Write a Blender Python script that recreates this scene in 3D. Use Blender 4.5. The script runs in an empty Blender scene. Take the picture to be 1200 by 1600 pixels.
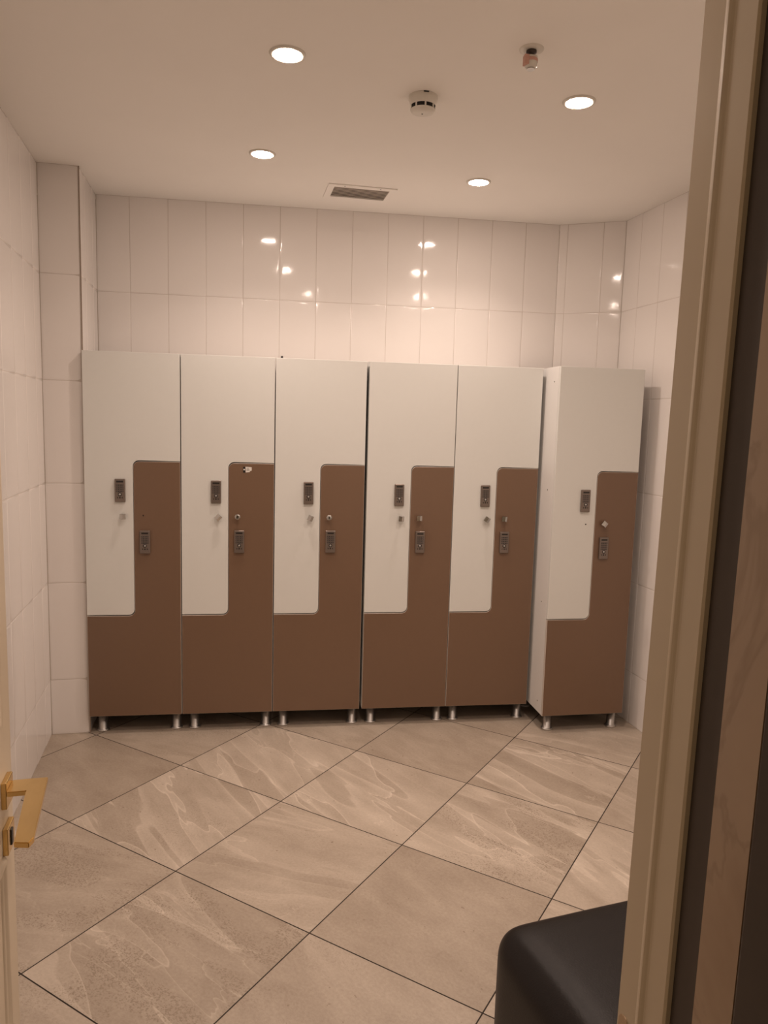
import bpy, bmesh, math, random
from mathutils import Vector, Matrix

# ---------------------------------------------------------------- camera, world, exposure
C = bpy.context.scene.collection
SC = bpy.context.scene
YAW, PITCH, ROLL, FPX, CAMH = -0.1482, -0.1206, 0.0275, 1163.0, 1.6315

def cam_axes():
    cy, sy = math.cos(YAW), math.sin(YAW)
    f = Vector((-sy*math.cos(PITCH), cy*math.cos(PITCH), math.sin(PITCH)))
    r = Vector((cy, sy, 0)); u = r.cross(f)
    c, s = math.cos(ROLL), math.sin(ROLL)
    return c*r+s*u, -s*r+c*u, f

cr, cu, cf = cam_axes()
cam = bpy.data.cameras.new('camera')
cam.sensor_fit = 'VERTICAL'; cam.sensor_height = 24.0
cam.lens = FPX/1600*24.0
cam.clip_start = 0.02
cam_ob = bpy.data.objects.new('camera', cam); C.objects.link(cam_ob)
cam_ob.matrix_world = Matrix(((cr.x, cu.x, -cf.x, 0), (cr.y, cu.y, -cf.y, 0), (cr.z, cu.z, -cf.z, CAMH), (0, 0, 0, 1)))
SC.camera = cam_ob

LIGHT_COL = (1.0, 0.80, 0.68)
LIGHT_POWER = 165.0      # glow of the lamp faces
BEAM_W, BEAM_SPREAD = 4.05, 125.0   # the beam each downlight throws
w = bpy.data.worlds.new('world'); SC.world = w; w.use_nodes = True
w.node_tree.nodes['Background'].inputs[0].default_value = (0.32, 0.22, 0.13, 1)
w.node_tree.nodes['Background'].inputs[1].default_value = 0.55
SC.view_settings.view_transform = 'Standard'
SC.view_settings.look = 'None'
SC.view_settings.gamma = 1
SC.view_settings.use_curve_mapping = False
SC.view_settings.exposure = 0.0

H = 2.788          # ceiling height
rnd = random.Random(7)

# ---------------------------------------------------------------- helpers
def tag(o, label=None, cat=None, group=None, kind=None):
    if label: o['label'] = label
    if cat: o['category'] = cat
    if group: o['group'] = group
    if kind: o['kind'] = kind
    return o

def obj(name, bm, mats, parent=None, smooth=False):
    me = bpy.data.meshes.new(name)
    bm.normal_update()
    bm.to_mesh(me); bm.free()
    for m in (mats if isinstance(mats, (list, tuple)) else [mats]): me.materials.append(m)
    if smooth:
        for p in me.polygons: p.use_smooth = True
    o = bpy.data.objects.new(name, me); C.objects.link(o)
    if parent: o.parent = parent
    return o

def empty(name, loc, rz=0.0):
    o = bpy.data.objects.new(name, None); C.objects.link(o)
    o.location = loc; o.rotation_euler = (0, 0, rz); o.empty_display_size = 0.1
    return o

def copy_tree(o, parent=None):
    c = o.copy(); C.objects.link(c); c.parent = parent
    for ch in [x for x in bpy.data.objects if x.parent == o]: copy_tree(ch, c)
    return c

def box(bm, x0, x1, y0, y1, z0, z1, mi=0, bev=0.0, seg=2, M=None):
    vs = [bm.verts.new((x, y, z)) for x in (x0, x1) for y in (y0, y1) for z in (z0, z1)]
    q = [(0, 1, 3, 2), (4, 6, 7, 5), (0, 4, 5, 1), (2, 3, 7, 6), (0, 2, 6, 4), (1, 5, 7, 3)]
    fs = [bm.faces.new([vs[i] for i in f]) for f in q]
    for f in fs: f.material_index = mi
    if bev > 0:
        es = {e for f in fs for e in f.edges}
        r = bmesh.ops.bevel(bm, geom=list(es), offset=bev, segments=seg, affect='EDGES', profile=0.5)
        for f in r['faces']: f.material_index = mi
        vs = list({v for f in r['faces'] for v in f.verts} | {v for v in vs if v.is_valid})
    if M is not None:
        for v in vs: v.co = M @ v.co
    return vs

def lathe(bm, prof, n=32, M=None, mi=0, cap0=True, cap1=True):
    """prof: (radius, height) pairs, turned about z"""
    rings = []
    for r, z in prof:
        rings.append([bm.verts.new((r*math.cos(2*math.pi*k/n), r*math.sin(2*math.pi*k/n), z)) for k in range(n)])
    fs = []
    for a, b in zip(rings, rings[1:]):
        for k in range(n):
            fs.append(bm.faces.new((a[k], a[(k+1) % n], b[(k+1) % n], b[k])))
    if cap0: fs.append(bm.faces.new(rings[0][::-1]))
    if cap1: fs.append(bm.faces.new(rings[-1]))
    for f in fs: f.material_index = mi; f.smooth = True
    for i in ((len(fs)-1,) if cap1 else ()): fs[i].smooth = False
    if M is not None:
        for rg in rings:
            for v in rg: v.co = M @ v.co
    return fs

def prism(bm, pts, y0, y1, bev=0.0, mi_face=0, mi_side=0):
    """outline pts (x,z) counter-clockwise seen from -y, front at y0"""
    n = len(pts)
    if bev > 0:
        ins = []
        for i in range(n):
            p, a, b = Vector(pts[i]), Vector(pts[i-1]), Vector(pts[(i+1) % n])
            d1 = (p-a).normalized(); d2 = (b-p).normalized()
            n1 = Vector((-d1.y, d1.x)); n2 = Vector((-d2.y, d2.x))
            m = (n1+n2); m = m/max(m.length_squared, 1e-6)*2
            ins.append(p+m*bev)
        R0 = [bm.verts.new((p.x, y0, p.y)) for p in ins]
        R1 = [bm.verts.new((p[0], y0+bev, p[1])) for p in pts]
        R2 = [bm.verts.new((p[0], y1, p[1])) for p in pts]
        rings = [R0, R1, R2]
    else:
        rings = [[bm.verts.new((p[0], y0, p[1])) for p in pts], [bm.verts.new((p[0], y1, p[1])) for p in pts]]
    f = bm.faces.new(rings[0]); f.material_index = mi_face
    f = bm.faces.new(rings[-1][::-1]); f.material_index = mi_face
    for a, b in zip(rings, rings[1:]):
        for k in range(n):
            f = bm.faces.new((a[(k+1) % n], a[k], b[k], b[(k+1) % n])); f.material_index = mi_side

# ---------------------------------------------------------------- materials
def new_mat(name):
    m = bpy.data.materials.new(name); m.use_nodes = True
    return m, m.node_tree, m.node_tree.nodes['Principled BSDF']

def pmat(name, col, rough=0.5, metal=0.0, noise=0.0, nscale=30.0, bump=0.0, coat=0.0, spec=0.5):
    m, nt, b = new_mat(name)
    b.inputs['Roughness'].default_value = rough
    b.inputs['Metallic'].default_value = metal
    b.inputs['Coat Weight'].default_value = coat
    b.inputs['Specular IOR Level'].default_value = spec
    tc = nt.nodes.new('ShaderNodeTexCoord')
    nz = nt.nodes.new('ShaderNodeTexNoise'); nz.inputs['Scale'].default_value = nscale; nz.inputs['Detail'].default_value = 4
    nt.links.new(tc.outputs['Object'], nz.inputs['Vector'])
    mix = nt.nodes.new('ShaderNodeMix'); mix.data_type = 'RGBA'
    mix.inputs['A'].default_value = (*[c*(1-noise) for c in col], 1)
    mix.inputs['B'].default_value = (*[min(1, c*(1+noise)) for c in col], 1)
    nt.links.new(nz.outputs['Fac'], mix.inputs['Factor'])
    nt.links.new(mix.outputs['Result'], b.inputs['Base Color'])
    if bump > 0:
        bp = nt.nodes.new('ShaderNodeBump'); bp.inputs['Strength'].default_value = 1; bp.inputs['Distance'].default_value = bump
        nt.links.new(nz.outputs['Fac'], bp.inputs['Height']); nt.links.new(bp.outputs['Normal'], b.inputs['Normal'])
    return m

M_TILE = pmat('glazed_tile', (0.84, 0.80, 0.77), 0.07, noise=0.02, nscale=3.0, bump=0.0012)
M_GROUT = pmat('wall_grout', (0.60, 0.54, 0.49), 0.8, noise=0.12, nscale=12)
M_CEIL = pmat('ceiling_paint', (0.89, 0.855, 0.805), 0.75, noise=0.02, nscale=4)
M_WHITE = pmat('white_laminate', (0.74, 0.745, 0.715), 0.42, noise=0.012, nscale=40)
M_CARC = pmat('carcass_laminate', (0.76, 0.75, 0.73), 0.5, noise=0.01, nscale=20)
M_BROWN = pmat('brown_laminate', (0.185, 0.112, 0.070), 0.33, noise=0.03, nscale=60)
M_EDGE = pmat('edge_band', (0.62, 0.56, 0.50), 0.35, noise=0.03)
M_ALU = pmat('brushed_aluminium', (0.60, 0.58, 0.56), 0.42, 1.0, noise=0.04, nscale=50)
M_CHROME = pmat('polished_chrome', (0.50, 0.49, 0.47), 0.16, 1.0, noise=0.02)
M_PAD = pmat('keypad_metal', (0.235, 0.195, 0.170), 0.38, 0.75, noise=0.04, nscale=90)
M_BLACK = pmat('black_plastic', (0.012, 0.010, 0.010), 0.35, noise=0.1)
M_KEYTXT = pmat('key_grey', (0.13, 0.11, 0.10), 0.5, noise=0.1)
M_BRASS = pmat('polished_brass', (0.70, 0.49, 0.21), 0.2, 1.0, noise=0.12, nscale=14, bump=0.0008)
M_STRIKE = pmat('dull_brass', (0.50, 0.37, 0.25), 0.4, 0.8, noise=0.05)
M_CREAM = pmat('cream_gloss_paint', (0.62, 0.52, 0.39), 0.35, noise=0.02, nscale=6)
M_DARKWOOD = pmat('dark_brown_frame', (0.040, 0.026, 0.020), 0.5, noise=0.2, nscale=20)
M_GAP = pmat('grey_brown_gap', (0.075, 0.058, 0.052), 0.6, noise=0.1, nscale=20)
M_PLASTIC = pmat('white_plastic', (0.68, 0.64, 0.57), 0.35, noise=0.02)
M_SLAT = pmat('vent_slat', (0.44, 0.38, 0.32), 0.45, noise=0.12, nscale=40)
M_DARK = pmat('dark_void', (0.02, 0.016, 0.013), 0.9, noise=0.1)
M_LEATHER = pmat('black_leather', (0.010, 0.0075, 0.0070), 0.40, noise=0.25, nscale=260, bump=0.0003, spec=0.22)
M_TAPE = pmat('reddish_paper_wrap', (0.60, 0.34, 0.27), 0.6, noise=0.35, nscale=90)
M_PAPER = pmat('white_sticker', (0.80, 0.76, 0.70), 0.5, noise=0.02)
M_TRIMLINE = pmat('corner_trim', (0.30, 0.23, 0.18), 0.5, noise=0.1)

def marble_mat():
    m, nt, b = new_mat('beige_marble')
    N = nt.nodes.new; L = nt.links.new
    tc = N('ShaderNodeTexCoord')
    n1 = N('ShaderNodeTexNoise'); n1.inputs['Scale'].default_value = 3.0; n1.inputs['Detail'].default_value = 6; n1.inputs['Distortion'].default_value = 1.2
    L(tc.outputs['Object'], n1.inputs['Vector'])
    r1 = N('ShaderNodeValToRGB')
    e = r1.color_ramp.elements
    e[0].position = 0.32; e[0].color = (0.33, 0.215, 0.14, 1)
    e[1].position = 0.68; e[1].color = (0.46, 0.33, 0.23, 1)
    k = r1.color_ramp.elements.new(0.50); k.color = (0.42, 0.30, 0.21, 1)
    k = r1.color_ramp.elements.new(0.515); k.color = (0.36, 0.25, 0.17, 1)
    k = r1.color_ramp.elements.new(0.53); k.color = (0.43, 0.31, 0.22, 1)
    L(n1.outputs['Fac'], r1.inputs['Fac']); L(r1.outputs['Color'], b.inputs['Base Color'])
    b.inputs['Roughness'].default_value = 0.28
    return m
M_MARBLE = marble_mat()

def floor_mat():
    """stone-look porcelain: uv per tile (metres, turned per tile), colour attribute = tone, vein, speckle"""
    m, nt, b = new_mat('stone_floor_tile')
    N = nt.nodes.new; L = nt.links.new
    def math_(op, a=None, c=None, clamp=False):
        n = N('ShaderNodeMath'); n.operation = op; n.use_clamp = clamp
        for i, v in enumerate((a, c)):
            if v is None: continue
            if isinstance(v, (int, float)): n.inputs[i].default_value = v
            else: L(v, n.inputs[i])
        return n.outputs[0]
    uv = N('ShaderNodeUVMap'); uv.uv_map = 'UVMap'
    at = N('ShaderNodeVertexColor'); at.layer_name = 'tone'
    sp = N('ShaderNodeSeparateColor'); L(at.outputs['Color'], sp.inputs[0])
    def noise(sx, sy, detail, dist, rough=0.5, off=0.0):
        mp = N('ShaderNodeMapping'); mp.inputs['Scale'].default_value = (sx, sy, 1); mp.inputs['Location'].default_value = (off, off*0.7, off)
        L(uv.outputs[0], mp.inputs[0])
        n = N('ShaderNodeTexNoise'); n.inputs['Scale'].default_value = 1; n.inputs['Detail'].default_value = detail
        n.inputs['Distortion'].default_value = dist; n.inputs['Roughness'].default_value = rough
        L(mp.outputs[0], n.inputs['Vector']); return n.outputs['Fac']
    def ramp(fac, pts):
        r = N('ShaderNodeValToRGB'); r.color_ramp.interpolation = 'LINEAR'
        el = r.color_ramp.elements
        while len(el) < len(pts): el.new(0.5)
        for e_, (p, v) in zip(el, pts): e_.position = p; e_.color = (v, v, v, 1)
        L(fac, r.inputs[0]); return r.outputs[0]
    band = noise(0.75, 4.8, 2.5, 0.35, 0.45)                 # sediment bands along u
    bands = ramp(band, [(0.34, 0.36), (0.43, 0.40), (0.475, 0.52), (0.480, 0.86), (0.515, 0.70), (0.57, 0.55), (0.64, 0.50), (0.645, 0.62), (0.70, 0.50)])
    veins = ramp(noise(0.8, 3.6, 3, 0.6, 0.5, 9.3), [(0.40, 0.0), (0.494, 0.40), (0.500, 1.0), (0.504, 0.05), (0.53, 0.0)])
    veins2 = ramp(noise(1.2, 5.0, 4, 0.8, 0.55, 3.1), [(0.575, 0.0), (0.592, 0.3), (0.598, 1.0), (0.601, 0.0)])
    fine = noise(90, 110, 3, 0, 0.7, 2.0)
    cloud = noise(4, 7, 5, 0.4, 0.6, 5.0)
    smask = ramp(noise(2.6, 7, 3, 0.5, 0.5, 7.7), [(0.47, 0.0), (0.60, 1.0)])
    speck = ramp(noise(165, 220, 2, 0, 0.5, 4.4), [(0.36, 1.0), (0.47, 0.0)])
    pits = ramp(noise(55, 60, 1, 0, 0.5, 6.4), [(0.20, 1.0), (0.235, 0.0)])
    v = math_('MULTIPLY', math_('SUBTRACT', bands, 0.5), 0.40)
    v = math_('MULTIPLY', v, sp.outputs[1])
    vv = math_('MULTIPLY', math_('MAXIMUM', veins, math_('MULTIPLY', veins2, 0.7)), 0.26)
    v = math_('ADD', v, math_('MULTIPLY', vv, sp.outputs[1]))
    v = math_('ADD', v, math_('MULTIPLY', math_('SUBTRACT', fine, 0.5), 0.24))
    v = math_('ADD', v, math_('MULTIPLY', math_('SUBTRACT', cloud, 0.5), 0.34))
    s = math_('MULTIPLY', math_('MULTIPLY', speck, smask), math_('MULTIPLY', sp.outputs[2], -0.30))
    v = math_('ADD', v, s)
    v = math_('ADD', v, math_('MULTIPLY', pits, -0.25))
    v = math_('ADD', v, math_('SUBTRACT', sp.outputs[0], 0.5))
    v = math_('ADD', v, 0.5, True)
    r = N('ShaderNodeValToRGB'); el = r.color_ramp.elements
    el[0].position = 0.05; el[0].color = (0.28, 0.22, 0.165, 1)
    el[1].position = 1.0; el[1].color = (0.90, 0.83, 0.74, 1)
    k = el.new(0.5); k.color = (0.60, 0.515, 0.425, 1)
    L(v, r.inputs[0]); L(r.outputs[0], b.inputs['Base Color'])
    b.inputs['Roughness'].default_value = 0.42
    bp = N('ShaderNodeBump'); bp.inputs['Distance'].default_value = 0.0006; bp.inputs['Strength'].default_value = 0.6
    L(fine, bp.inputs['Height']); L(bp.outputs[0], b.inputs['Normal'])
    return m
M_FLOOR = floor_mat()
M_FGROUT = pmat('floor_grout', (0.03, 0.02, 0.014), 0.9, noise=0.2, nscale=30)

def emit_mat():
    m, nt, b = new_mat('lamp_diffuser_glow')
    b.inputs['Base Color'].default_value = (0.9, 0.85, 0.8, 1)
    b.inputs['Emission Color'].default_value = (*LIGHT_COL, 1)
    b.inputs['Emission Strength'].default_value = LIGHT_POWER
    return m
M_EMIT = emit_mat()

# ---------------------------------------------------------------- the room
TW, TH = 0.2, 0.5
BEV = [(0.0008, -0.0016), (0.0018, -0.00085), (0.0036, -0.00042), (0.0065, -0.00017), (0.0105, -0.00004), (0.015, 0.0)]   # tile edge: inset, depth
def tiled_wall(name, P, Q, phase, z0=0.0, z1=H, thick=0.05, tw=TW, parent=None):
    """glazed tiles on the left side of the direction P->Q; phase = first joint distance from P"""
    P = Vector(P); Q = Vector(Q); d = (Q-P); Ln = d.length; d.normalize(); nrm = Vector((-d.y, d.x))
    bm = bmesh.new()
    xs = [0.0]; t = phase
    while t < Ln-0.004:
        if t > 0.004: xs.append(t)
        t += tw
    xs.append(Ln)
    zs = [z1]
    while zs[-1]-TH > z0+0.01: zs.append(zs[-1]-TH)
    zs.append(z0); zs = zs[::-1]
    def pt(s, z, off):
        return (P.x+d.x*s+nrm.x*off, P.y+d.y*s+nrm.y*off, z)
    for a, b in zip(xs, xs[1:]):
        for c, e in zip(zs, zs[1:]):
            tx = rnd.uniform(-0.0018, 0.0018); tz = rnd.uniform(-0.0012, 0.0012)
            prev = None
            for i, dep in BEV:
                i = min(i, (b-a)*0.45, (e-c)*0.45)
                cs = [(a+i, c+i), (b-i, c+i), (b-i, e-i), (a+i, e-i)]
                ring = []
                for s, z in cs:
                    o = dep+tx*(s-(a+b)/2)+tz*(z-(c+e)/2)
                    ring.append(bm.verts.new(pt(s, z, o)))
                if prev:
                    for k in range(4):
                        f = bm.faces.new((prev[(k+1) % 4], prev[k], ring[k], ring[(k+1) % 4])); f.smooth = True
                prev = ring
            f = bm.faces.new(prev[::-1]); f.smooth = True
    # grout bed / wall body behind the tiles
    base = [bm.verts.new(pt(s, z, o)) for o in (-0.0012, -thick) for s, z in ((0, z0), (Ln, z0), (Ln, z1), (0, z1))]
    for q in ((3, 2, 1, 0), (4, 5, 6, 7), (0, 1, 5, 4), (1, 2, 6, 5), (2, 3, 7, 6), (3, 0, 4, 7)):
        f = bm.faces.new([base[i] for i in q]); f.material_index = 1
    bmesh.ops.recalc_face_normals(bm, faces=bm.faces[:])
    o = obj(name, bm, [M_TILE, M_GROUT], parent)
    if parent is None: tag(o, kind='structure')
    return o

BL = (-0.950, 4.303); KN = (1.621, 4.279); CO = (1.945, 4.105); RF = (2.195, 0.66)
PL = (-1.108, 3.835); PR = (-0.925, 3.850); LF = (-0.815, 0.66)
# room interior lies to the left of each direction
tiled_wall('wall_back', KN, BL, 0.2)
tiled_wall('wall_back_corner', CO, KN, 0.12)
tiled_wall('wall_right', RF, CO, 0.092)
tiled_wall('wall_pillar_side', BL, PR, 0.12)
tiled_wall('wall_pillar_front', PR, PL, 0.19)
tiled_wall('wall_left', PL, LF, 0.14)

# thin trim on the outer corner of the pillar
bm = bmesh.new(); box(bm, PR[0]-0.001, PR[0]+0.003, PR[1]-0.003, PR[1]+0.001, 0, H)
tag(obj('trim_1', bm, M_TRIMLINE), kind='structure')

# front wall (with the doorway the photographer stands in)
DX0, DX1, DZ = -0.46, 0.40, 2.10
bm = bmesh.new()
box(bm, -1.0, DX0, 0.56, 0.66, 0, H); box(bm, DX1+0.08, 2.3, 0.56, 0.66, 0, H); box(bm, DX0, DX1+0.08, 0.56, 0.66, DZ+0.06, H)
tag(obj('wall_front', bm, M_CEIL), kind='structure')

# ceiling
bm = bmesh.new(); box(bm, -1.3, 2.4, -1.2, 4.4, H, H+0.05)
tag(obj('ceiling', bm, M_CEIL), kind='structure')

# floor: one tile per cell of the turned grid
GA, GO = 0.8854, Vector((-0.7184, 2.1242))
gc, gs = math.cos(GA), math.sin(GA)
def g2w(i, j): return (GO.x+0.6*(i*gc-j*gs), GO.y+0.6*(i*gs+j*gc))
special = {  # cell (i,j): vein angle in degrees, tone, vein, speckle
 (1, 0): (-116, .54, 1.0, .6), (2, 0): (-118, .56, .9, .2), (2, -1): (-108, .56, 1.1, .1), (1, -1): (-80, .52, .75, .5),
 (0, -1): (-98, .50, .9, 1.0), (1, -2): (-108, .47, .25, .4), (2, -2): (-102, .53, .9, .9), (3, -2): (-103, .52, 1.1, .1),
 (3, -1): (-108, .49, .45, .2), (2, -3): (-120, .58, .9, .1), (0, 0): (-74, .49, .55, 1.0), (1, 1): (-100, .45, .15, .2),
 (4, -2): (-85, .55, .8, .1), (0, -2): (-110, .50, .3, .5), (3, 0): (-100, .53, .6, .1)}
bm = bmesh.new(); uvl = bm.loops.layers.uv.new('UVMap'); cl = bm.loops.layers.color.new('tone')
g = 0.0021/0.6
for i in range(-9, 10):
    for j in range(-9, 10):
        c = g2w(i+.5, j+.5)
        if not (-1.9 < c[0] < 2.9 and -1.7 < c[1] < 4.9): continue
        cs = [(i+g, j+g), (i+1-g, j+g), (i+1-g, j+1-g), (i+g, j+1-g)]
        f = bm.faces.new([bm.verts.new((*g2w(*q), 0)) for q in cs])
        ang, tone, vein, spk = special.get((i, j), (rnd.uniform(-120, -80), rnd.uniform(.47, .55), rnd.uniform(.2, 1), rnd.uniform(0, .8)))
        a = math.radians(ang); ox, oy = rnd.uniform(0, 40), rnd.uniform(0, 40)
        for lp, q in zip(f.loops, cs):
            u, v = (q[0]-i)*.6, (q[1]-j)*.6
            lp[uvl].uv = (u*math.cos(a)+v*math.sin(a)+ox, -u*math.sin(a)+v*math.cos(a)+oy)
            lp[cl] = (tone, vein, spk, 1)
def clip(bm, P, Q, off=0.012):
    P = Vector((*P, 0)); Q = Vector((*Q, 0)); d = (Q-P).normalized(); n = Vector((-d.y, d.x, 0))
    bmesh.ops.bisect_plane(bm, geom=bm.verts[:]+bm.edges[:]+bm.faces[:], plane_co=P-n*off, plane_no=n, clear_inner=True)
for a, b_ in ((KN, BL), (RF, CO), (PL, LF), ((-1.3, -1.2), (2.4, -1.2))): clip(bm, a, b_)
bm2 = bmesh.new()
vs = [bm2.verts.new(p) for p in ((-1.15, -1.2, -0.0012), (2.3, -1.2, -0.0012), (2.2, 1.0, -0.0012), (1.95, 4.3, -0.0012), (-1.13, 4.31, -0.0012))]
vb = [bm2.verts.new((v.co.x, v.co.y, -0.05)) for v in vs]
bm2.faces.new(vs); bm2.faces.new(vb[::-1])
for k in range(5): bm2.faces.new((vs[k], vb[k], vb[(k+1) % 5], vs[(k+1) % 5]))
tmp = bpy.data.meshes.new('t'); 
for f in bm2.faces: f.material_index = 1
bm2.to_mesh(tmp); bm2.free(); bm.from_mesh(tmp)
tag(obj('floor', bm, [M_FLOOR, M_FGROUT]), kind='structure')

# ---------------------------------------------------------------- doorway: right jamb, grey-brown gap strip, marble lining
JX = 0.380
bm = bmesh.new()
def vprism(bm, pts, z0, z1, mi=0):
    lo = [bm.verts.new((x, y, z0)) for x, y in pts]; hi = [bm.verts.new((x, y, z1)) for x, y in pts]
    n = len(pts)
    fs = [bm.faces.new(lo[::-1]), bm.faces.new(hi)]
    for k in range(n): fs.append(bm.faces.new((lo[k], lo[(k+1) % n], hi[(k+1) % n], hi[k])))
    for f in fs: f.material_index = mi
    bmesh.ops.recalc_face_normals(bm, faces=fs)
# plan of the right post: room side at y=0.686, rebate, small bead, stop, rounded nose to the corridor
jr = [(JX, 0.686), (JX, 0.651), (JX-0.0008, 0.6485), (JX-0.0018, 0.6455), (JX-0.0022, 0.6425), (JX-0.0014, 0.639),
      (JX-0.0003, 0.636), (JX, 0.633), (JX, 0.603), (JX+0.0015, 0.600), (JX+0.10, 0.600), (JX+0.10, 0.686)]
def lean(bm):       # the post stands slightly out of plumb
    for v in bm.verts: v.co.x += 0.0150*(v.co.z-1.5)
    return bm
vprism(bm, jr, 0, DZ+0.06); lean(bm)
trim_r = tag(obj('trim_2', bm, M_CREAM), kind='structure')
bm = bmesh.new(); box(bm, JX+0.006, JX+0.12, 0.560, 0.600, 0, DZ+0.06); lean(bm)  # grey-brown block filling the gap between post and marble
tag(obj('trim_3', bm, M_GAP), kind='structure')
bm = bmesh.new(); box(bm, JX+0.002, JX+0.14, 0.509, 0.5605, 0, DZ+0.06); lean(bm)
tag(obj('wall_corridor_right', bm, M_MARBLE), kind='structure')
bm = bmesh.new(); box(bm, JX+0.001, JX+0.16, 0.42, 0.509, 0, DZ+0.06, bev=0.004); lean(bm)
tag(obj('trim_4', bm, M_DARKWOOD), kind='structure')
bm = bmesh.new()
box(bm, DX0-0.10, DX0, 0.592, 0.686, 0, DZ+0.06)
tag(obj('trim_5', bm, M_CREAM), kind='structure')
bm = bmesh.new(); box(bm, DX0, JX, 0.592, 0.686, DZ, DZ+0.06)
tag(obj('trim_6', bm, M_CREAM), kind='structure')
# strike plate, half sunk in the rebate face, rounded top
bm = bmesh.new()
pts = []
wq, zt_ = 0.011, 1.014
for k in range(13):
    a = math.pi*k/12
    pts.append((0.6705+wq*math.cos(a), zt_-wq*1.0+wq*math.sin(a)))
pts = [(0.6705+wq, 0.80)]+pts+[(0.6705-wq, 0.80)]
fr = [bm.verts.new((JX-0.0012, y, z)) for y, z in pts]; bk = [bm.verts.new((JX+0.002, y, z)) for y, z in pts]
bm.faces.new(fr); bm.faces.new(bk[::-1])
for k in range(len(pts)): bm.faces.new((fr[k], bk[k], bk[(k+1) % len(pts)], fr[(k+1) % len(pts)]))
bmesh.ops.recalc_face_normals(bm, faces=bm.faces[:])
n0 = len(bm.faces)
lathe(bm, [(0.0032, 0.0), (0.0032, 0.0016)], 16, Matrix.Translation((JX-0.0011, 0.6705, 0.998)) @ Matrix.Rotation(-math.pi/2, 4, 'Y'), mi=1)
box(bm, JX-0.0016, JX, 0.6655, 0.6755, 0.86, 0.945, mi=1)
lean(bm); sp_ = obj('strike_plate', bm, [M_STRIKE, M_DARK], trim_r); sp_['label'] = 'dull brass strike plate with round top and dark screw'

# ---------------------------------------------------------------- open door on the left
hinge = Vector((-0.422, 0.690, 0)); dang = math.atan2(0.798, -0.085)   # direction hinge -> free edge
DW, DT = 0.80, 0.04
bm = bmesh.new()
# local: x along the leaf, y = -DT..0 (0 = face turned to the room), z up
box(bm, 0, DW, 0, DT, 0.008, 2.06, bev=0.002)
door = obj('door_1', bm, M_CREAM); tag(door, kind='structure')
door.location = hinge; door.rotation_euler = (0, 0, dang)
# the face seen by the camera is the one with local y = 0 side (right of travel)
def moulding(x0, x1, z0, z1, y, s):
    bm = bmesh.new(); w_ = 0.028
    prof = [(0, 0), (0.003, 0.006), (0.008, 0.009), (0.014, 0.007), (0.018, 0.004), (0.024, 0.0035), (w_, 0)]
    rings = []
    for i, d_ in prof:
        rings.append([bm.verts.new((x, y-s*d_, z)) for x, z in ((x0+i, z0+i), (x1-i, z0+i), (x1-i, z1-i), (x0+i, z1-i))])
    for a, b_ in zip(rings, rings[1:]):
        for k in range(4):
            bm.faces.new((a[k], a[(k+1) % 4], b_[(k+1) % 4], b_[k]))
    for f in bm.faces: f.smooth = True
    bmesh.ops.recalc_face_normals(bm, faces=bm.faces[:])
    return bm
for zz in ((0.14, 0.80), (1.05, 1.95)):
    obj('moulding', moulding(0.085, DW-0.085, zz[0], zz[1], 0.0, 1), M_CREAM, door)
    obj('moulding', moulding(0.085, DW-0.085, zz[0], zz[1], DT, -1), M_CREAM, door)
# brass lever: square rose, neck, flat arm back towards the hinge
HX, HZ = DW-0.062, 0.918
bm = bmesh.new()
box(bm, HX-0.026, HX+0.026, -0.010, 0, HZ-0.026, HZ+0.026, bev=0.0015)
hr = obj('handle_rose', bm, M_BRASS, door); hr['label'] = 'square brass rose behind the lever'
bm = bmesh.new()
pts = [(HX+0.024, -0.010), (HX+0.024, -0.073), (HX-0.196, -0.089), (HX-0.212, -0.084), (HX-0.206, -0.060), (HX-0.026, -0.043), (HX-0.026, -0.010)]
lo = [bm.verts.new((x, y, HZ-0.001)) for x, y in pts]; hi = [bm.verts.new((x, y, HZ+0.009)) for x, y in pts]
bm.faces.new(lo[::-1]); bm.faces.new(hi)
for k in range(len(pts)): bm.faces.new((lo[k], lo[(k+1) % 7], hi[(k+1) % 7], hi[k]))
bmesh.ops.recalc_face_normals(bm, faces=bm.faces[:])
bmesh.ops.bevel(bm, geom=bm.edges[:], offset=0.0012, segments=2, affect='EDGES')
dh = obj('door_handle', bm, M_BRASS, door); dh['label'] = 'flat polished brass lever'
bm = bmesh.new()
LZ = HZ-0.092
box(bm, HX-0.026, HX+0.026, -0.010, 0, LZ-0.026, LZ+0.026, bev=0.0015)
box(bm, HX-0.007, HX+0.007, -0.0125, -0.009, LZ-0.016, LZ+0.016, mi=1, bev=0.002)
kr = obj('key_rose', bm, [M_BRASS, M_BLACK], door); kr['label'] = 'square brass key rose with a dark keyhole'

# ---------------------------------------------------------------- lockers
LW, ZB, ZT, STX, ZHI, ZLO = 0.4602, 0.0964, 1.9355, 0.232, 1.405, 0.625
def arc(cx, cz, r, a0, a1, n=8):
    return [(cx+r*math.cos(math.radians(a0+(a1-a0)*k/n)), cz+r*math.sin(math.radians(a0+(a1-a0)*k/n))) for k in range(n+1)]

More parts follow.
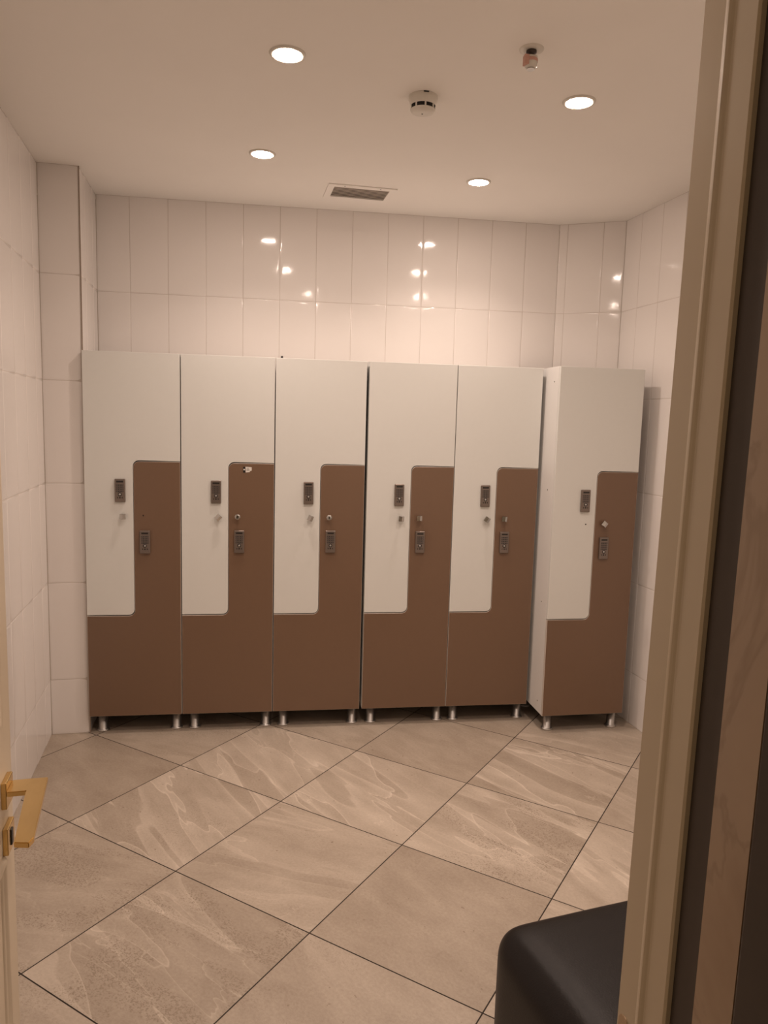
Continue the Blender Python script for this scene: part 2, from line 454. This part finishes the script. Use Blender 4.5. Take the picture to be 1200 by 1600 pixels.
def door_bm(which):
    g_, r = 0.0013, 0.028
    bm = bmesh.new()
    if which == 'upper':
        pts = [(0.001, ZLO+g_)] + arc(STX-g_-r, ZLO+g_+r, r, -90, 0) + arc(STX-g_+r+2*g_, ZHI+g_-r, r+2*g_, 180, 90) + [(LW-0.001, ZHI+g_), (LW-0.001, ZT-0.002), (0.001, ZT-0.002)]
        prism(bm, pts, 0, 0.017, 0.0008, 0, 0)
    else:
        pts = [(0.001, ZB), (LW-0.001, ZB), (LW-0.001, ZHI-g_)] + arc(STX+g_+r, ZHI-g_-r, r, 90, 180) + arc(STX-r+g_-2*g_, ZLO-g_+r+0*g_, r+2*g_, 0, -90)[0:] + [(0.001, ZLO-3*g_)]
        prism(bm, pts, 0, 0.017, 0.0011, 0, 1)
    return bm

def keypad_bm():
    bm = bmesh.new()       # origin at the centre of the back plate, front towards -y
    box(bm, -0.025, 0.025, -0.0125, 0, -0.058, 0.058, mi=0, bev=0.0035, seg=3)
    yf = -0.0131
    box(bm, -0.0165, 0.0165, yf, -0.010, 0.0405, 0.0485, mi=1)           # display window
    for r_ in range(4):
        zc = 0.0275-r_*0.0105
        box(bm, -0.0175, 0.0175, yf+0.0002, -0.010, zc-0.0036, zc+0.0036, mi=1)
        for c_ in (-1, 0, 1):
            box(bm, c_*0.0118-0.0042, c_*0.0118+0.0042, yf-0.0003, -0.010, zc-0.0022, zc+0.0022, mi=2)
    R = Matrix.Translation((0, -0.0124, -0.0185)) @ Matrix.Rotation(math.pi/2, 4, 'X')
    lathe(bm, [(0.0092, 0.0), (0.0092, 0.0008), (0.0052, 0.0008), (0.0052, 0.0002)], 24, R, mi=1, cap0=False, cap1=False)
    lathe(bm, [(0.0050, 0.0), (0.0050, 0.0014), (0.004, 0.002)], 20, R, mi=3, cap0=False)
    for c_ in (-1, 0, 1):
        s_ = 0.0034 if c_ == 0 else 0.0020
        box(bm, c_*0.0112-s_, c_*0.0112+s_, yf, -0.010, -0.0385, -0.0315, mi=1)
    return bm
PADM = [M_PAD, M_BLACK, M_KEYTXT, M_ALU]

def knob_bm(kind):
    bm = bmesh.new()
    R = Matrix.Rotation(math.pi/2, 4, 'X')     # z -> -y
    if kind == 'hole':
        lathe(bm, [(0.0038, -0.001), (0.0038, 0.0006)], 14, R, mi=1)
        return bm
    lathe(bm, [(0.008, 0.0), (0.008, 0.001), (0.0055, 0.002), (0.0055, 0.016)], 20, R, cap1=False)
    if kind == 'square':
        # square grip whose front is cut as two sloping facets
        y0_, y1_, q_ = -0.014, -0.024, 0.0138
        c_ = [(-q_, -q_), (q_, -q_), (q_, q_), (-q_, q_)]
        bk = [bm.verts.new((x, y0_, z)) for x, z in c_]; fr = [bm.verts.new((x, y1_, z)) for x, z in c_]
        rdg = [bm.verts.new((0.002, y1_-0.0055, -q_*0.86)), bm.verts.new((0.002, y1_-0.0055, q_*0.86))]
        bm.faces.new(bk[::-1])
        for k in range(4): bm.faces.new((bk[k], bk[(k+1) % 4], fr[(k+1) % 4], fr[k]))
        bm.faces.new((fr[0], fr[1], rdg[0])); bm.faces.new((fr[1], fr[2], rdg[1], rdg[0])); bm.faces.new((fr[2], fr[3], rdg[1])); bm.faces.new((fr[3], fr[0], rdg[0], rdg[1]))
        bmesh.ops.recalc_face_normals(bm, faces=bm.faces[:])
    else:               # faceted knob with a dark slot
        lathe(bm, [(0.006, 0.013), (0.0145, 0.018), (0.0145, 0.023), (0.0085, 0.028)], 8, R)
        for f in bm.faces: f.smooth = False
        box(bm, -0.0028, 0.0028, -0.0286, -0.026, -0.007, 0.007, mi=1)
    return bm

def leg_bm():
    bm = bmesh.new()
    lathe(bm, [(0.0295, 0.0), (0.0310, 0.0015), (0.0310, 0.0065), (0.0275, 0.0095), (0.0225, 0.0115), (0.0225, ZB)], 28)
    return bm

def make_locker():
    t = empty('locker', (0, 0, 0))
    bm = bmesh.new()
    box(bm, 0.0005, 0.0165, 0.0185, 0.45, ZB, ZT, bev=0.0006, seg=1)
    box(bm, LW-0.0165, LW-0.0005, 0.0185, 0.45, ZB, ZT, bev=0.0006, seg=1)
    box(bm, 0.0165, LW-0.0165, 0.0185, 0.45, ZT-0.016, ZT)
    box(bm, 0.0165, LW-0.0165, 0.0185, 0.45, ZB, ZB+0.016, mi=1)  # underside panel coloured dark to deepen the shade below the locker
    box(bm, 0.0165, LW-0.0165, 0.443, 0.45, ZB+0.016, ZT-0.016)
    for zz in (1.86, 0.155, 1.30, 0.70):                                   # cam covers on the visible side
        lathe(bm, [(0.0035, 0), (0.0035, 0.0008)], 12, Matrix.Translation((0.0005, 0.075 if zz > 1.4 or zz < .2 else .09, zz)) @ Matrix.Rotation(-math.pi/2, 4, 'Y'), mi=1)
    obj('carcass', bm, [M_CARC, M_DARKWOOD], t)
    obj('upper_door', door_bm('upper'), M_WHITE, t)['label'] = 'white stepped door'
    obj('lower_door', door_bm('lower'), [M_BROWN, M_EDGE], t)['label'] = 'brown stepped door'
    for x in (0.056, LW-0.034):
        for y in (0.062, 0.40):
            o = obj('leg', leg_bm(), M_ALU, t); o.location = (x, y, 0)
    return t

pad_me = None
kb = {}
def fit_out(t, up, low, j):
    """locks and knobs as sub-parts of the two doors"""
    ch = {o.name.split('.')[0]: o for o in bpy.data.objects if o.parent == t and 'door' in o.name}
    global pad_me
    for dname, px, pz, (kind, rot), kx, kz in (('upper_door', 0.171, 1.256, up, 0.183, 1.130), ('lower_door', 0.2875, 1.004, low, 0.2785, 1.134)):
        d = ch[dname]
        if pad_me is None:
            o = obj('keypad_lock', keypad_bm(), PADM, d); pad_me = o.data
        else:
            o = bpy.data.objects.new('keypad_lock', pad_me); C.objects.link(o); o.parent = d
        o.location = (px+j*rnd.uniform(-.001, .001), 0, pz+rnd.uniform(-.003, .003))
        o.rotation_euler = (0, rnd.uniform(-.006, .006), 0)
        nm = 'screw_hole' if kind == 'hole' else 'knob'
        if kind not in kb:
            o = obj(nm, knob_bm(kind), [M_CHROME, M_DARK], d); kb[kind] = o.data
        else:
            o = bpy.data.objects.new(nm, kb[kind]); C.objects.link(o); o.parent = d
        o.location = (kx, 0, kz); o.rotation_euler = (0, math.radians(rot), 0)

Y0 = 3.819
spots = [(-0.9223, Y0, 0), (-0.9223+LW+.003, Y0, 0), (-0.9223+2*LW+.006, Y0, 0), (0.4768, Y0, 0), (0.4768+LW+.002, Y0, 0), (1.4243, 3.641, 0.025)]
labels = ['white and brown locker beside the tiled pillar, bare screw hole in its brown door',
          'white and brown locker with a small white sticker on its brown door',
          'white and brown locker just left of the widest dark gap in the row',
          'white and brown locker just right of the widest dark gap in the row',
          'white and brown locker at the right end of the straight row',
          'white and brown locker standing apart at right with its white side showing']
knobs = [(('square', 0), ('hole', 0)), (('square', 45), ('faceted', 12)), (('square', 22), ('faceted', 0)),
         (('square', 3), ('square', 0)), (('square', 32), ('square', 6)), (('hole', 0), ('square', 38))]
first = make_locker()
roots = [first]+[copy_tree(first) for _ in range(5)]
for r_, (x, y, a), lb, (u_, l_) in zip(roots, spots, labels, knobs):
    r_.location = (x, y, 0); r_.rotation_euler = (0, 0, a)
    tag(r_, lb, 'locker', 'two-door lockers along the back wall')
    fit_out(r_, u_, l_, 1)
    # each leaf hangs a hair differently, like real hinges leave them
    for o in [q for q in bpy.data.objects if q.parent == r_ and q.name.startswith('upper_door')]:
        o.location.z = rnd.uniform(-0.0003, 0.0006)

# sticker on the second locker's brown door (torn lower right corner)
low2 = [o for o in bpy.data.objects if o.parent == roots[1] and o.name.startswith('lower_door')][0]
bm = bmesh.new()
prism(bm, [(0.317, 1.358), (0.337, 1.360), (0.339, 1.366), (0.347, 1.368), (0.347, 1.385), (0.316, 1.387)], -0.0006, 0, mi_face=0)
prism(bm, [(0.304, 1.357), (0.316, 1.357), (0.316, 1.386), (0.304, 1.386)], -0.0006, 0, mi_face=1, mi_side=1)
box(bm, 0.3060, 0.3135, -0.0009, -0.0005, 1.369, 1.376, mi=0)
box(bm, 0.321, 0.336, -0.0009, -0.0005, 1.369, 1.3725, mi=2)
box(bm, 0.322, 0.333, -0.0009, -0.0005, 1.378, 1.380, mi=2)
s = obj('sticker', bm, [M_PAPER, M_BLACK, M_KEYTXT], low2); s['label'] = 'small torn white and black sticker'
# dark peg standing on the third locker's top
bm = bmesh.new(); lathe(bm, [(0.006, 0), (0.006, 0.010), (0.004, 0.012)], 12)
pg = obj('peg', bm, M_BLACK, roots[2]); pg.location = (0.030, 0.05, ZT); pg['label'] = 'tiny black peg on the top'

# ---------------------------------------------------------------- ceiling fittings
def make_light():
    t = empty('downlight', (0, 0, 0))
    bm = bmesh.new()
    lathe(bm, [(0.0455, -0.001), (0.047, -0.006), (0.056, -0.005), (0.059, 0.0)], 48, cap0=False, cap1=False)
    obj('trim_ring', bm, M_PLASTIC, t)
    bm = bmesh.new()
    lathe(bm, [(0.0450, 0.0), (0.0455, -0.004), (0.030, -0.0055), (0.001, -0.006)], 48, cap0=False, cap1=True)
    for f in bm.faces: f.smooth = True
    bmesh.ops.recalc_face_normals(bm, faces=bm.faces[:])
    obj('diffuser', bm, M_EMIT, t)['label'] = 'glowing lamp face'
    return t
lights = [((0.030, 2.556), 'round recessed ceiling light at upper left, the largest looking lit one'),
          ((-0.064, 3.487), 'round recessed ceiling light left of the air vent'),
          ((1.068, 2.697), 'round recessed ceiling light furthest right'),
          ((0.959, 3.640), 'round recessed ceiling light right of the air vent'),
          ((0.25, 1.420), 'round recessed ceiling light above the frame, on the door side left'),
          ((1.29, 1.520), 'round recessed ceiling light above the frame, on the door side right')]
l0 = make_light(); ld = bpy.data.lights.new('beam', 'AREA'); ld.shape = 'DISK'; ld.size = 0.088
ld.energy = BEAM_W; ld.spread = math.radians(BEAM_SPREAD); ld.color = LIGHT_COL
lo_ = bpy.data.objects.new('beam', ld); C.objects.link(lo_); lo_.parent = l0; lo_.location = (0, 0, -0.0075)
ls = [l0]+[copy_tree(l0) for _ in range(5)]
for o, ((x, y), lb) in zip(ls, lights):
    o.location = (x, y, H); tag(o, lb, 'ceiling light', 'recessed ceiling lights')

# air vent
t = empty('air_vent', (0.418, 3.950, H), math.radians(3.5))
tag(t, 'white framed rectangular air vent with grey slats in the ceiling near the back wall', 'air vent')
bm = bmesh.new(); a, b_, ia, ib = 0.173, 0.117, 0.140, 0.082
def ring_frame(bm, a, b_, ia, ib, z0, z1):
    box(bm, -a, a, -b_, -ib, z0, z1); box(bm, -a, a, ib, b_, z0, z1); box(bm, -a, -ia, -ib, ib, z0, z1); box(bm, ia, a, -ib, ib, z0, z1)
ring_frame(bm, a, b_, ia, ib, -0.005, 0)
for x in (-0.09, 0.09): lathe(bm, [(0.003, -0.0056), (0.003, -0.004)], 10, Matrix.Translation((x, -0.100, 0)), mi=1)
obj('frame', bm, [M_CEIL, M_DARKWOOD], t)
bm = bmesh.new(); box(bm, -ia, ia, -ib, ib, -0.0006, -0.0002)  # dark sheet painting the shade of the void seen between the slats
obj('backing', bm, M_DARK, t)
for k in range(8):
    y = -ib+0.014+k*0.0195
    bm = bmesh.new()
    box(bm, -ia, ia, -0.0046, 0.0046, -0.0005, 0.0005, M=Matrix.Rotation(math.radians(-6+k*1.5), 4, 'X'))
    o = obj('slat', bm, M_SLAT, t); o.location = (0, y, -0.0024)

# smoke detector
t = empty('smoke_detector', (0.515, 2.775, H))
tag(t, 'white round smoke detector hanging from the middle of the ceiling', 'smoke detector')
bm = bmesh.new()
lathe(bm, [(0.052, 0), (0.053, -0.010), (0.050, -0.016), (0.046, -0.024), (0.0445, -0.032)][::1], 48, cap0=False, cap1=False)
box(bm, -0.008, 0.010, -0.056, -0.050, -0.0045, -0.0015, mi=1)
bmesh.ops.recalc_face_normals(bm, faces=bm.faces[:])
obj('base', bm, [M_PLASTIC, M_DARK], t)
bm = bmesh.new(); lathe(bm, [(0.041, -0.030), (0.041, -0.048)], 48, cap0=True, cap1=True)
obj('chamber', bm, M_DARK, t)['label'] = 'dark smoke inlet ring'
for k in range(8):
    a = 2*math.pi*(k+.0)/8-math.pi/2+0.02
    bm = bmesh.new(); box(bm, 0.039, 0.0448, -0.0026, 0.0026, -0.047, -0.030)
    o = obj('post', bm, M_PLASTIC, t); o.rotation_euler = (0, 0, a)
bm = bmesh.new()
lathe(bm, [(0.0448, -0.0445), (0.0442, -0.048), (0.041, -0.052), (0.034, -0.055), (0.020, -0.0575), (0.001, -0.058)], 48)
bmesh.ops.recalc_face_normals(bm, faces=bm.faces[:])
obj('cap', bm, M_PLASTIC, t)
bm = bmesh.new(); lathe(bm, [(0.003, -0.0565), (0.003, -0.0592)], 12)
o = obj('indicator', bm, M_DARKWOOD, t); o.location = (-0.002, 0.0, 0)

# sprinkler head wrapped in reddish paper
t = empty('sprinkler_head', (0.776, 2.372, H))
tag(t, 'small ceiling sprinkler head wrapped in reddish and beige paper', 'sprinkler')
bm = bmesh.new()
lathe(bm, [(0.038, 0), (0.037, -0.0025), (0.024, -0.0045)], 32, cap0=False)
bmesh.ops.recalc_face_normals(bm, faces=bm.faces[:])
obj('ceiling_plate', bm, M_PLASTIC, t)
bm = bmesh.new(); lathe(bm, [(0.016, -0.003), (0.016, -0.011), (0.010, -0.014), (0.010, -0.024)], 20); obj('pipe_neck', bm, M_DARKWOOD, t)
bm = bmesh.new(); lathe(bm, [(0.0145, -0.0205), (0.0185, -0.023), (0.0205, -0.040), (0.019, -0.052), (0.012, -0.056)], 12)
for v in bm.verts: v.co.x += rnd.uniform(-.0015, .0015); v.co.y += rnd.uniform(-.0015, .0015)
box(bm, -0.025, -0.010, -0.016, 0.006, -0.050, -0.021, mi=1, bev=0.002)
obj('paper_wrap', bm, [M_PLASTIC, M_TAPE], t)
bm = bmesh.new(); lathe(bm, [(0.0207, -0.029), (0.0213, -0.034), (0.0210, -0.039)], 12, cap0=False, cap1=False)
for v in list(bm.verts):
    pass
obj('wire_band', bm, M_TAPE, t)
bm = bmesh.new(); lathe(bm, [(0.005, -0.054), (0.013, -0.058), (0.013, -0.0595)], 16); obj('deflector', bm, M_ALU, t)

# ---------------------------------------------------------------- black leather pouf
t = empty('pouf', (0.520, 1.600, 0), math.radians(11))
tag(t, 'black leather cube pouf with soft rounded edges, partly behind the door frame', 'pouf')
bm = bmesh.new()
S = 0.56; N_ = 18; z0, z1 = 0.025, 0.455
# superellipsoid-like cushion block: subdivided cube pressed into soft corners
verts = {}
def sq(v, e): return math.copysign(abs(v)**e, v)
def pface(fn):
    grid = [[bm.verts.new(fn(-1+2*i/N_, -1+2*j/N_)) for j in range(N_+1)] for i in range(N_+1)]
    for i in range(N_):
        for j in range(N_):
            bm.faces.new((grid[i][j], grid[i+1][j], grid[i+1][j+1], grid[i][j+1]))
for s in (-1, 1):
    pface(lambda a, b: (a, b, s)); pface(lambda a, b: (a, s, b)); pface(lambda a, b: (s, a, b))
bmesh.ops.remove_doubles(bm, verts=bm.verts[:], dist=1e-5)
R_ = 0.07; hx = S/2; hz = (z1-z0)/2
for v in bm.verts:
    a, b, c = [math.sin(q*math.pi/2)*0.35+q*0.65 for q in v.co]
    p = Vector((a*hx, b*hx, c*hz))
    q = Vector((max(-hx+R_, min(hx-R_, p.x)), max(-hx+R_, min(hx-R_, p.y)), max(-hz+R_, min(hz-R_, p.z))))
    d = p-q
    if d.length > 1e-9 and sum(1 for k in d if abs(k) > 1e-6) > 1: d = d.normalized()*R_
    p = q+d
    # padded crown on top, gentle bulge on the sides
    if c > 0.2: p.z += 0.016*(1-a*a)*(1-b*b)*c
    p.x += math.copysign(0.006, a)*abs(a)**3*(1-c*c)*(1-b*b); p.y += math.copysign(0.006, b)*abs(b)**3*(1-c*c)*(1-a*a)
    v.co = (p.x+hx, p.y-hx, p.z+z0+hz)
bmesh.ops.recalc_face_normals(bm, faces=bm.faces[:])
o = obj('cushion', bm, M_LEATHER, t, smooth=True)
md = o.modifiers.new('sub', 'SUBSURF'); md.levels = 1; md.render_levels = 1
for x in (0.07, S-0.07):
    for y in (-0.07, -S+0.07):
        bm = bmesh.new(); lathe(bm, [(0.018, 0), (0.022, 0.032)], 16)
        o = obj('foot', bm, M_BLACK, t); o.location = (x, y, 0)
